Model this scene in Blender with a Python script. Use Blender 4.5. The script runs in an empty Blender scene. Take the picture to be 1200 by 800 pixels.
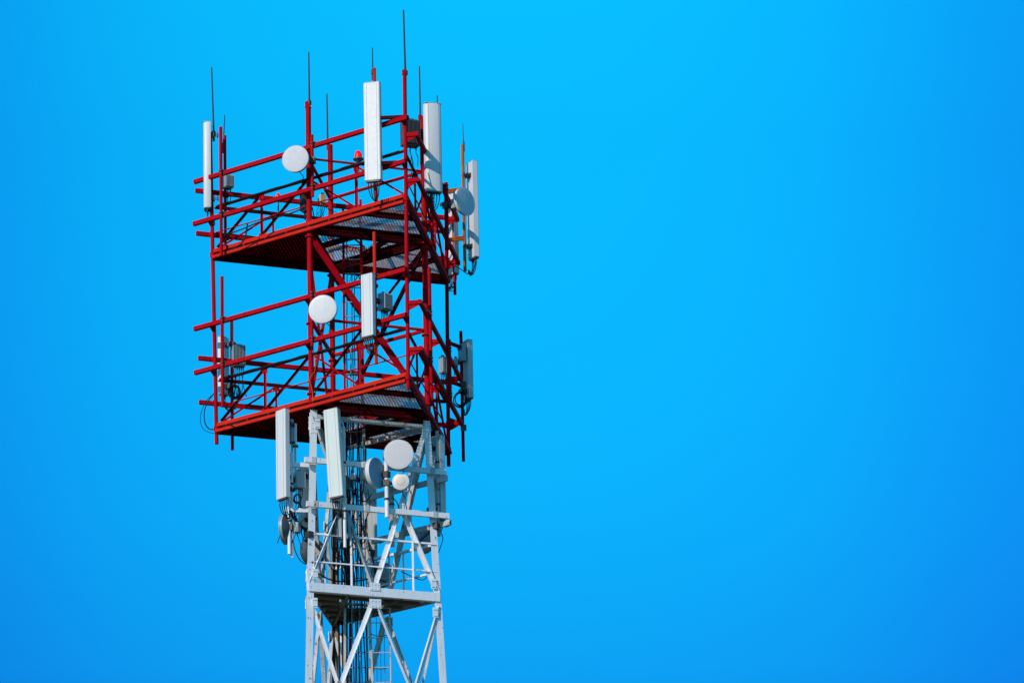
import bpy, math, random
from mathutils import Vector, Matrix
random.seed(11)
V = Vector
R = math.radians
S = bpy.context.scene
COL = S.collection
# ------------------------------------------------------------------ camera
YAW, PIT, ROL, FPX = 0.03182629, 0.32686960, -0.024305984, 6192.53
CX, CY = 3.51, -77.65
CAM = V((0, -100, 1.7))
fw = V((math.sin(YAW)*math.cos(PIT), math.cos(YAW)*math.cos(PIT), math.sin(PIT)))
rt = fw.cross(V((0, 0, 1))).normalized(); up = rt.cross(fw)
rt2 = rt*math.cos(ROL)+up*math.sin(ROL); up2 = -rt*math.sin(ROL)+up*math.cos(ROL)
cd = bpy.data.cameras.new('camera'); cam = bpy.data.objects.new('camera', cd); COL.objects.link(cam)
m3 = Matrix((rt2, up2, -fw)).transposed()
cam.matrix_world = Matrix.Translation(CAM) @ m3.to_4x4()
cd.sensor_width = 36; cd.lens = 36*FPX/1200; cd.clip_start = 1; cd.clip_end = 6000
cd.shift_x = -CX/1200; cd.shift_y = CY/1200
S.camera = cam
# ------------------------------------------------------------------ light
SUN_TH, SUN_EL = R(130), R(30)
sdir = V((math.cos(SUN_TH)*math.cos(SUN_EL), -math.sin(SUN_TH)*math.cos(SUN_EL), math.sin(SUN_EL)))
w = bpy.data.worlds.new('World'); S.world = w; w.use_nodes = True
nt = w.node_tree; nt.nodes.clear()
out = nt.nodes.new('ShaderNodeOutputWorld'); bg = nt.nodes.new('ShaderNodeBackground')
sky = nt.nodes.new('ShaderNodeTexSky'); sky.sky_type = 'NISHITA'; sky.sun_disc = False
sky.sun_elevation = SUN_EL; sky.sun_rotation = math.atan2(sdir.x, sdir.y)
sky.altitude = 600; sky.air_density = 1.0; sky.dust_density = 0.2; sky.ozone_density = 3.0
mul = nt.nodes.new('ShaderNodeMix'); mul.data_type = 'RGBA'; mul.blend_type = 'MULTIPLY'; mul.inputs[0].default_value = 1
SKY_TINT = (0.16, 1.33, 1.33, 1)
mul.inputs[7].default_value = SKY_TINT
nt.links.new(sky.outputs[0], mul.inputs[6])
# lens vignette put into the sky colour: cyan ahead, deeper azure away from it
tc = nt.nodes.new('ShaderNodeTexCoord'); G = tc.outputs['Generated']
def vdot(vec):
    q = nt.nodes.new('ShaderNodeVectorMath'); q.operation = 'DOT_PRODUCT'; q.inputs[1].default_value = vec; nt.links.new(G, q.inputs[0]); return q.outputs['Value']
def mrange(src, a, b):
    q = nt.nodes.new('ShaderNodeMapRange'); q.inputs[1].default_value = a; q.inputs[2].default_value = b; nt.links.new(src, q.inputs[0]); return q.outputs[0]
def cramp(src, stops):
    q = nt.nodes.new('ShaderNodeValToRGB'); q.color_ramp.interpolation = 'B_SPLINE'; el = q.color_ramp.elements
    while len(el) < len(stops): el.new(.5)
    for e, (p_, c_) in zip(el, stops): e.position = p_; e.color = (*c_, 1)
    nt.links.new(src, q.inputs[0]); return q.outputs[0]
def mixn(a, b, f=None, blend='MULTIPLY'):
    q = nt.nodes.new('ShaderNodeMix'); q.data_type = 'RGBA'; q.blend_type = blend; q.inputs[0].default_value = 1
    if f is not None: nt.links.new(f, q.inputs[0])
    nt.links.new(a, q.inputs[6])
    if isinstance(b, tuple): q.inputs[7].default_value = b
    else: nt.links.new(b, q.inputs[7])
    return q.outputs[2]
ctr = (fw+rt2*((550-600-CX)/FPX)).normalized()
ab = nt.nodes.new('ShaderNodeMath'); ab.operation = 'ABSOLUTE'; sb = nt.nodes.new('ShaderNodeMath'); sb.operation = 'SUBTRACT'; sb.inputs[1].default_value = ctr.dot(rt2)
nt.links.new(vdot(rt2), sb.inputs[0]); nt.links.new(sb.outputs[0], ab.inputs[0])
side = cramp(mrange(ab.outputs[0], 0, .12), [(0, (1, 1, 1)), (.30, (1, .97, .99)), (.56, (1, .86, .96)), (.76, (1, .68, .91)), (.95, (1, .57, .85)), (1, (1, .57, .85))])
vert = cramp(mrange(vdot(up2), -.085, .055), [(0, (.06, .36/1.15, .60/1.15)), (.08, (.06, .44/1.15, .66/1.15)), (.28, (.06, .60/1.15, .77/1.15)), (.52, (.06, .73/1.15, .86/1.15)), (.80, (.06, .84/1.15, .93/1.15)), (.95, (.06, .94/1.15, 1.0/1.15)), (1, (.06, .95/1.15, 1.0/1.15))])
dn = nt.nodes.new('ShaderNodeVectorMath'); dn.operation = 'DISTANCE'; dn.inputs[1].default_value = ctr; nt.links.new(G, dn.inputs[0])
near = mixn(side, vert)
far_f = mrange(dn.outputs['Value'], .17, .9)
mxo = mixn(near, (1, 0.60/1.15, 0.78/1.15, 1), far_f, 'MIX')
mul2 = nt.nodes.new('ShaderNodeMix'); mul2.data_type = 'RGBA'; mul2.blend_type = 'MULTIPLY'; mul2.inputs[0].default_value = 1
nt.links.new(mul.outputs[2], mul2.inputs[6]); nt.links.new(mxo, mul2.inputs[7])
nt.links.new(mul2.outputs[2], bg.inputs[0]); bg.inputs[1].default_value = 0.15
nt.links.new(bg.outputs[0], out.inputs[0])
sd = bpy.data.lights.new('sun', 'SUN'); sun = bpy.data.objects.new('sun', sd); COL.objects.link(sun)
sd.energy = 2.6; sd.angle = R(0.5); sd.color = (1.0, 0.86, 0.74)
sun.rotation_euler = (-sdir).to_track_quat('-Z', 'Y').to_euler(); sun.location = (-60, -80, 80)
S.view_settings.view_transform = 'Standard'; S.view_settings.look = 'None'; S.view_settings.gamma = 1
S.view_settings.exposure = 0.5
S.render.resolution_x = 1024; S.render.resolution_y = 682

# ------------------------------------------------------------------ materials
def mat(name, base, rough=0.5, metal=0.0, alt=None, alt_amt=0.5, alt_scale=3.0, rust=0.0, rust_col=(0.16, 0.05, 0.015), bump=0.0, spec=0.5,
        streak=0.0, streak_col=(0.25, 0.24, 0.22), emit=None):
    m = bpy.data.materials.new(name); m.use_nodes = True
    t = m.node_tree; n = t.nodes; L = t.links
    b = n['Principled BSDF']; b.inputs['Roughness'].default_value = rough; b.inputs['Metallic'].default_value = metal
    b.inputs['Specular IOR Level'].default_value = spec
    geo = n.new('ShaderNodeNewGeometry'); pos = geo.outputs['Position']
    def noise(scale, detail=4, vec=None):
        q = n.new('ShaderNodeTexNoise'); q.inputs['Scale'].default_value = scale; q.inputs['Detail'].default_value = detail
        L.new(vec or pos, q.inputs['Vector']); return q.outputs['Fac']
    def ramp(f, a, c):
        q = n.new('ShaderNodeMapRange'); q.inputs[1].default_value = a; q.inputs[2].default_value = c; L.new(f, q.inputs[0]); return q.outputs[0]
    def mixc(f, a, c):
        q = n.new('ShaderNodeMix'); q.data_type = 'RGBA'
        if isinstance(f, float): q.inputs[0].default_value = f
        else: L.new(f, q.inputs[0])
        if isinstance(a, tuple): q.inputs[6].default_value = (*a, 1)
        else: L.new(a, q.inputs[6])
        if isinstance(c, tuple): q.inputs[7].default_value = (*c, 1)
        else: L.new(c, q.inputs[7])
        return q.outputs[2]
    c = base
    if alt: 
        r = ramp(noise(alt_scale, 3), 0.5-0.22/max(alt_amt, .1)*.5, 0.5+0.28)
        mm = n.new('ShaderNodeMath'); mm.operation = 'MULTIPLY'; mm.inputs[1].default_value = alt_amt; L.new(r, mm.inputs[0])
        c = mixc(mm.outputs[0], c, alt)
    if streak:
        mp = n.new('ShaderNodeMapping'); mp.inputs['Scale'].default_value = (28, 28, 1.3); L.new(pos, mp.inputs['Vector'])
        r = ramp(noise(1.0, 5, mp.outputs[0]), 0.52, 0.8)
        mm = n.new('ShaderNodeMath'); mm.operation = 'MULTIPLY'; mm.inputs[1].default_value = streak; L.new(r, mm.inputs[0])
        c = mixc(mm.outputs[0], c, streak_col)
    if rust:
        r = ramp(noise(9, 8), 0.72-rust*0.5, 0.80-rust*0.4)
        c = mixc(r, c, rust_col)
    if isinstance(c, tuple): b.inputs['Base Color'].default_value = (*c, 1)
    else: L.new(c, b.inputs['Base Color'])
    rr = n.new('ShaderNodeMapRange'); rr.inputs[3].default_value = max(rough-.12, .05); rr.inputs[4].default_value = min(rough+.15, 1)
    L.new(noise(14, 4), rr.inputs[0]); L.new(rr.outputs[0], b.inputs['Roughness'])
    if bump:
        bp = n.new('ShaderNodeBump'); bp.inputs['Strength'].default_value = bump; bp.inputs['Distance'].default_value = 0.004
        L.new(noise(60, 5), bp.inputs['Height']); L.new(bp.outputs[0], b.inputs['Normal'])
    if emit:
        b.inputs['Emission Color'].default_value = (*emit, 1); b.inputs['Emission Strength'].default_value = 0.6
    return m
M = dict(
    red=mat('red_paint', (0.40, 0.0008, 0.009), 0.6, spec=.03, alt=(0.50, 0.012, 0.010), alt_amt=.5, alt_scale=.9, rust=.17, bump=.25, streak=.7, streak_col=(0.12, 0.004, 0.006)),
    orange=mat('faded_sunlit_red_paint', (0.60, 0.024, 0.010), 0.6, spec=.03, alt=(0.50, 0.006, 0.008), alt_amt=.8, alt_scale=1.2, rust=.16, bump=.25, streak=.45, streak_col=(0.35, 0.03, 0.012)),  # faded red with the orange of direct sun put into the colour
    darkred=mat('old_shaded_red_paint', (0.085, 0.003, 0.006), 0.7, spec=.05, alt=(0.03, 0.006, 0.008), alt_amt=.7, alt_scale=3, rust=.1),  # old paint, darkened to carry the shade of undersides, gaps and back members
    rust=mat('rusted_orange_steel', (0.52, 0.12, 0.012), 0.8, spec=.12, alt=(0.30, 0.05, 0.012), alt_amt=.8, alt_scale=5, rust=.22, bump=.5),
    white=mat('white_paint', (0.76, 0.765, 0.78), 0.5, alt=(0.64, 0.65, 0.67), alt_amt=.5, alt_scale=2.5, rust=.16, rust_col=(0.20, 0.09, 0.03), bump=.3, streak=.35, streak_col=(0.33, 0.31, 0.30)),
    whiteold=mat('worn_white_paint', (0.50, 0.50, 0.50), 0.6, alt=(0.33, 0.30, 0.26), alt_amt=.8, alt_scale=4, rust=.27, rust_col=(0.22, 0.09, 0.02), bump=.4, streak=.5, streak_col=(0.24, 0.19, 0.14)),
    radome=mat('white_radome', (0.62, 0.615, 0.60), 0.42, alt=(0.60, 0.60, 0.59), alt_amt=.5, alt_scale=2.0, streak=.35, streak_col=(0.42, 0.42, 0.40)),
    radomegreen=mat('pale_green_radome', (0.60, 0.635, 0.59), 0.42, alt=(0.53, 0.58, 0.52), alt_amt=.5, alt_scale=2.0, streak=.3, streak_col=(0.38, 0.42, 0.37)),
    radomeold=mat('weathered_radome', (0.55, 0.58, 0.56), 0.5, alt=(0.40, 0.42, 0.40), alt_amt=.8, alt_scale=2.6, streak=.6, streak_col=(0.20, 0.21, 0.20)),
    dish=mat('dish_cover', (0.60, 0.58, 0.60), 0.6, alt=(0.52, 0.50, 0.52), alt_amt=.7, alt_scale=4.0, streak=.25, streak_col=(0.40, 0.38, 0.38)),
    shaded_dish=mat('shaded_blue_dish_cover', (0.15, 0.33, 0.46), 0.6, alt=(0.12, 0.27, 0.38), alt_amt=.5, alt_scale=5.0),  # blue of the shaded dish face put into the cover colour
    beige=mat('beige_dish_stain', (0.62, 0.52, 0.40), 0.6, alt=(0.62, 0.56, 0.48), alt_amt=.5, alt_scale=20),
    greybox=mat('grey_equipment_case', (0.27, 0.34, 0.37), 0.45, alt=(0.20, 0.26, 0.28), alt_amt=.5, alt_scale=6, streak=.3, streak_col=(0.2, 0.22, 0.22)),
    darkbox=mat('dark_equipment_case', (0.055, 0.065, 0.075), 0.4, alt=(0.09, 0.10, 0.11), alt_amt=.5, alt_scale=6),
    galv=mat('galvanised_steel', (0.36, 0.38, 0.40), 0.42, metal=.7, alt=(0.25, 0.27, 0.29), alt_amt=.8, alt_scale=12, rust=.08, bump=.3),
    clamp=mat('dark_clamp_steel', (0.05, 0.045, 0.045), 0.5, metal=.5, alt=(0.12, 0.06, 0.03), alt_amt=.6, alt_scale=18),
    mesh=mat('galvanised_floor_mesh', (0.36, 0.36, 0.38), 0.5, metal=.2, alt=(0.24, 0.22, 0.23), alt_amt=.7, alt_scale=4, rust=.08),
    cable=mat('black_cable_jacket', (0.008, 0.008, 0.010), 0.7, spec=.15, alt=(0.03, 0.03, 0.03), alt_amt=.5, alt_scale=5),
    greycable=mat('grey_cable_jacket', (0.13, 0.16, 0.22), 0.5),
    steel=mat('thin_rod_steel', (0.03, 0.022, 0.035), 0.5, spec=.2),
    lampred=mat('red_beacon_glass', (0.65, 0.005, 0.005), 0.3, spec=.25, emit=(.45, 0.004, 0.004)),
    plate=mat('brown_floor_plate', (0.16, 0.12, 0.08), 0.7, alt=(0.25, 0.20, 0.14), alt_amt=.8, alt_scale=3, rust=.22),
    beigebox=mat('beige_box', (0.60, 0.42, 0.16), 0.55, alt=(0.5, 0.4, 0.25), alt_amt=.6, alt_scale=14),
    grass=mat('grass', (0.035, 0.055, 0.016), 0.9, alt=(0.07, 0.065, 0.03), alt_amt=.8, alt_scale=.08),
    concrete=mat('concrete', (0.30, 0.29, 0.27), 0.85, alt=(0.22, 0.21, 0.20), alt_amt=.6, alt_scale=2, bump=.4),
    gravel=mat('gravel', (0.20, 0.19, 0.17), 0.95, alt=(0.11, 0.10, 0.09), alt_amt=.9, alt_scale=9, bump=.9),
)
# ------------------------------------------------------------------ mesh building
def wloc(o):
    p = V((0, 0, 0))
    while o: p = p+o.location; o = o.parent
    return p
class MB:
    def __init__(s): s.v = []; s.f = []; s.sm = []
    def add(s, vs, fs, smooth=False):
        b = len(s.v); s.v += [V(q) for q in vs]; s.f += [tuple(i+b for i in f) for f in fs]; s.sm += [smooth]*len(fs) if not isinstance(smooth, list) else smooth
        return s
    def prism(s, prof, p0, p1, upv=(0, 0, 1), smooth=False, scale1=1.0):
        """extrude the 2-D outline prof (side, up) from p0 to p1"""
        p0 = V(p0); p1 = V(p1); d = (p1-p0).normalized(); u = V(upv)
        if abs(d.dot(u)) > .98: u = V((0, 1, 0)) if abs(d.y) < .9 else V((1, 0, 0))
        sx = d.cross(u).normalized(); uy = sx.cross(d)
        n = len(prof)
        vs = [p0+sx*a+uy*b for a, b in prof]+[p1+sx*(a*scale1)+uy*(b*scale1) for a, b in prof]
        fs = [(i, (i+1) % n, n+(i+1) % n, n+i) for i in range(n)]+[tuple(range(n-1, -1, -1)), tuple(range(n, 2*n))]
        return s.add(vs, fs, [smooth]*n+[False, False])
    def beam(s, p0, p1, w, h, upv=(0, 0, 1)):
        b = min(w, h)*.08
        return s.prism([(-w/2+b, -h/2), (w/2-b, -h/2), (w/2, -h/2+b), (w/2, h/2-b), (w/2-b, h/2), (-w/2+b, h/2), (-w/2, h/2-b), (-w/2, -h/2+b)], p0, p1, upv)
    def angle(s, p0, p1, a, upv=(0, 0, 1), t=None, flip=1):
        """L section: one leg up, one leg to the side"""
        t = t or a*.14
        pr = [(0, 0), (flip*a, 0), (flip*a, t), (flip*t, t), (flip*t, a), (0, a)]
        if flip < 0: pr = pr[::-1]
        pr = [(x-flip*a*.3, y-a*.3) for x, y in pr]
        return s.prism(pr, p0, p1, upv)
    def tube(s, p0, p1, r, n=12, r1=None):
        pr = [(r*math.cos(2*math.pi*i/n), r*math.sin(2*math.pi*i/n)) for i in range(n)]
        return s.prism(pr, p0, p1, smooth=True, scale1=(r1/r if r1 else 1))
    def path(s, pts, r, n=6, samples=5):
        pts = [V(p) for p in pts]; q = []
        for i in range(len(pts)-1):
            a = pts[max(i-1, 0)]; b = pts[i]; c = pts[i+1]; d = pts[min(i+2, len(pts)-1)]
            for k in range(samples):
                t = k/samples
                q.append(.5*((2*b)+(c-a)*t+(2*a-5*b+4*c-d)*t*t+(3*b-a-3*c+d)*t*t*t))
        q.append(pts[-1]); vs = []; fs = []
        u = None
        for i, p in enumerate(q):
            d = (q[min(i+1, len(q)-1)]-q[max(i-1, 0)]).normalized()
            if u is None: u = d.orthogonal().normalized()
            u = (u-d*u.dot(d)).normalized(); v = d.cross(u)
            vs += [p+(u*math.cos(2*math.pi*k/n)+v*math.sin(2*math.pi*k/n))*r for k in range(n)]
        for i in range(len(q)-1):
            fs += [(i*n+k, i*n+(k+1) % n, (i+1)*n+(k+1) % n, (i+1)*n+k) for k in range(n)]
        fs += [tuple(range(n-1, -1, -1)), tuple(range((len(q)-1)*n, len(q)*n))]
        return s.add(vs, fs, True)
    def lathe(s, prof, o, ax, n=40):
        """revolve (radius, along) about the axis ax through o"""
        o = V(o); ax = V(ax).normalized(); u = ax.orthogonal().normalized(); v = ax.cross(u); vs = []; fs = []
        for r, h in prof:
            vs += [o+ax*h+(u*math.cos(2*math.pi*k/n)+v*math.sin(2*math.pi*k/n))*r for k in range(n)]
        for i in range(len(prof)-1):
            fs += [(i*n+k, i*n+(k+1) % n, (i+1)*n+(k+1) % n, (i+1)*n+k) for k in range(n)]
        fs += [tuple(range(n-1, -1, -1)), tuple(range((len(prof)-1)*n, len(prof)*n))]
        return s.add(vs, fs, True)
    def box(s, c, ax, ay, az, sx, sy, sz, bev=.0):
        c = V(c); h = sy/2
        pr = [(-sx/2, -sz/2), (sx/2, -sz/2), (sx/2, sz/2), (-sx/2, sz/2)]
        if bev: pr = [(-sx/2+bev, -sz/2), (sx/2-bev, -sz/2), (sx/2, -sz/2+bev), (sx/2, sz/2-bev), (sx/2-bev, sz/2), (-sx/2+bev, sz/2), (-sx/2, sz/2-bev), (-sx/2, -sz/2+bev)]
        return s.prism(pr, c-V(ay)*h, c+V(ay)*h, az)
    def build(s, name, m, parent=None):
        me = bpy.data.meshes.new(name); off = wloc(parent) if parent else V((0, 0, 0))
        if not parent and s.v:
            zs = min(v.z for v in s.v); cx = sum(v.x for v in s.v)/len(s.v); cy = sum(v.y for v in s.v)/len(s.v); off = V((cx, cy, zs))
        me.from_pydata([tuple(v-off) for v in s.v], [], s.f); me.polygons.foreach_set('use_smooth', s.sm)
        me.update()
        import bmesh
        bm = bmesh.new(); bm.from_mesh(me); bmesh.ops.recalc_face_normals(bm, faces=bm.faces); bm.to_mesh(me); bm.free()
        if any(s.sm): me.set_sharp_from_angle(angle=R(42))
        me.materials.append(M[m]); o = bpy.data.objects.new(name, me); COL.objects.link(o)
        if parent: o.parent = parent
        else: o.location = off
        return o
def tag(o, label=None, cat=None, group=None, kind=None):
    for k, v in (('label', label), ('category', cat), ('group', group), ('kind', kind)):
        if v: o[k] = v
    return o
def thing(name, label, cat, loc, group=None):
    o = bpy.data.objects.new(name, None); COL.objects.link(o); o.location = loc; o.empty_display_size = .2
    return tag(o, label, cat, group)
# ------------------------------------------------------------------ plan of the tower
TH = 0.17081816
tL2, tL1, tL3, tA, tB, tC = TH, TH+R(120), TH+R(240), TH+R(180), TH+R(60), TH+R(300)
zU, zL, zW = 36.207, 32.557, 28.807
RL0 = 1.408
def dirv(t): return V((math.cos(t), -math.sin(t), 0))
def P(r, t, z): return V((r*math.cos(t), -r*math.sin(t), z))
def RC(z): return 2.849+(2.905-2.849)*(z-zL)/(zU-zL)       # corner radius of the red cage
def RM(z): return RL0 if z > zL else RL0+(zL-z)*0.044      # leg radius: the white mast widens downwards
APO = 1.44
FN = dict(AB=tL1, BC=tL2, CA=tL3, L12=tB, L23=tC, L31=tA)
FT = {k: V((0, 0, 1)).cross(dirv(t)) for k, t in FN.items()}
FT['AB'] *= 1
def fdist(face, off, z=None):
    if face in ('AB', 'BC', 'CA'): return APO+off
    return RM(z if z is not None else 31.0)/2+off
def ray(px, py):
    return (fw+rt2*((px-600-CX)/FPX)+up2*(-(py-400-CY)/FPX)).normalized()
def hit(face, off, px, py, z=None):
    """the point of a vertical face of the tower (pushed out by off) seen at a place of the photograph"""
    n = dirv(FN[face]) if isinstance(face, str) else dirv(face)
    dist = fdist(face, off, z) if isinstance(face, str) else off
    d = ray(px, py); t = (dist-CAM.dot(n))/d.dot(n); return CAM+d*t
def hity(y, px, py):
    d = ray(px, py); return CAM+d*((y-CAM.y)/d.y)
def hitz(z, px, py):
    d = ray(px, py); return CAM+d*((z-CAM.z)/d.z)

# ------------------------------------------------------------------ ground
gm = MB(); N = 12; ring = [0, 8, 60, 400, 3000]
vs = [(0, 0, 0)]; fs = []
for r in ring[1:]: vs += [(r*math.cos(2*math.pi*k/24), r*math.sin(2*math.pi*k/24), 0) for k in range(24)]
fs += [(0, 1+k, 1+(k+1) % 24) for k in range(24)]
for i in range(3): fs += [(1+i*24+k, 1+(i+1)*24+k, 1+(i+1)*24+(k+1) % 24, 1+i*24+(k+1) % 24) for k in range(24)]
gm.add(vs, fs); tag(gm.build('ground', 'grass'), kind='structure')
gp = MB(); gp.add([P(7, R(45+90*k), .006) for k in range(4)], [(0, 1, 2, 3)]); tag(gp.build('gravel_yard', 'gravel'), kind='structure')

# ------------------------------------------------------------------ the tower
T = thing('communication_tower', 'tall lattice tower, red cage with two platforms above a tapering white mast', 'tower', (0, 0, 0))
for t in (tL1, tL2, tL3): fnd = MB(); fnd.prism([(-.5, -.5), (.5, -.5), (.5, .5), (-.5, .5)], P(RM(0.4), t, -.3), P(RM(0.4), t, .4)); fnd.build('foundation', 'concrete', T)
Z = V((0, 0, 1))
# --- legs: red tubes above the lower platform, white angles below
def slant_top(mb, p, r, h):
    mb.prism([(-r, 0), (r, 0), (-r*.2, h), (-r, h*.9)], p+V((0, -r*.8, 0)), p+V((0, r*.8, 0)), Z)
def leg_px(t, py):                                       # z of a leg at a row of the photograph
    n = dirv(tB); best = None
    z = 30
    for _ in range(6):
        q = P(RM(z), t, z); d = q-CAM; k = d.dot(fw)
        y = 400+CY-FPX*d.dot(up2)/k
        z += (y-py)/58.0
    return z
tops = {}
for t, ytop, r in ((tL1, 126, .055), (tL2, 142, .062), (tL3, 170, .055)):
    zt = leg_px(t, ytop); tops[t] = zt
    lg = MB(); lg.tube(P(RM(zL), t, zL-.02), P(RM(zt), t, zt), r, 14)
    if t != tL3: slant_top(lg, P(RM(zt), t, zt-.01), r*1.15, .13)
    lo = lg.build('leg', 'red', T); tag(lo, 'red tubular upper leg')
    for z in (zL+1.75, zU+.02, zU-.09, zL+.3):
        fl = MB(); fl.lathe([(r+.004, -.014), (r+.036, -.014), (r+.036, .014), (r+.004, .014)], P(RM(z), t, z), Z, 16); fl.build('flange', 'red', lo)
def wleg(t):
    lg = MB(); z0, z1 = 0.4, zL-.03
    d = dirv(t); sgn = d
    # equal angle with its corner pointing outwards
    a, th = (.145, .135, .15)[(tL1, tL2, tL3).index(t)], .018
    p0, p1 = P(RM(z0), t, z0), P(RM(z1), t, z1)
    e1 = (dirv(t+R(150))); e2 = (dirv(t-R(150)))
    def sec(p):
        o = p+d*.035
        n1 = (-d-e1*(-d).dot(e1)).normalized(); n2 = (-d-e2*(-d).dot(e2)).normalized()
        return [o, o+e1*a, o+e1*a+n1*th, o+d*(-th*1.9), o+e2*a+n2*th, o+e2*a]
    s0, s1 = sec(p0), sec(p1); n = 6
    lg.add(s0+s1, [(i, (i+1) % n, n+(i+1) % n, n+i) for i in range(n)]+[(5, 4, 3, 2, 1, 0), tuple(range(6, 12))])
    lo = lg.build('leg', 'plate' if t == tL3 else 'white', T); tag(lo, 'rusty far lower leg, coloured darker for its shade' if t == tL3 else 'white painted lower leg')  # brown on the far leg stands for its shade as well as rust
    for z in (zL-.30, zW+.25, zW-3.4, zW-7.2, zW-11):
        for e in (e1, e2):
            n1 = (d-e*d.dot(e)).normalized(); sp = MB()
            sp.box(P(RM(z), t, z)+d*.035+e*(a*.5)+n1*.006, e, Z, n1, a*.9, .42 if z > zW else .3, .01)
            for k in (-1, 0, 1):
                for q in (.3, .7): sp.lathe([(.011, 0), (.011, .012)], P(RM(z), t, z)+d*.035+e*(a*q)+n1*.008+Z*k*.11, n1, 6)
            sp.build('splice_plate', 'white', lo)
for t in (tL1, tL2, tL3): wleg(t)
# --- corner posts
def zpost(t, x, y):
    z = 34
    for _ in range(6):
        q = P(RC(z), t, z); d = q-CAM; z += (400+CY-FPX*d.dot(up2)/d.dot(fw)-y)/58.0
    return z
for t, yt, yb in ((tA, 161, 520), (tB, 87, 456), (tC, 214, 546)):
    z1, z0 = zpost(t, 0, yt), zpost(t, 0, yb)
    c = MB(); c.tube(P(RC(z0), t, z0), P(RC(z1), t, z1), .040, 12)
    if t == tB: slant_top(c, P(RC(z1), t, z1-.01), .05, .1)
    co = c.build('corner_post', 'red', T)
    for z in (zU+.1, zL+.1): k = MB(); k.lathe([(.041, -.05), (.056, -.05), (.056, .05), (.041, .05)], P(RC(z), t, z), Z, 14); k.build('collar', 'red', co)
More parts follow.
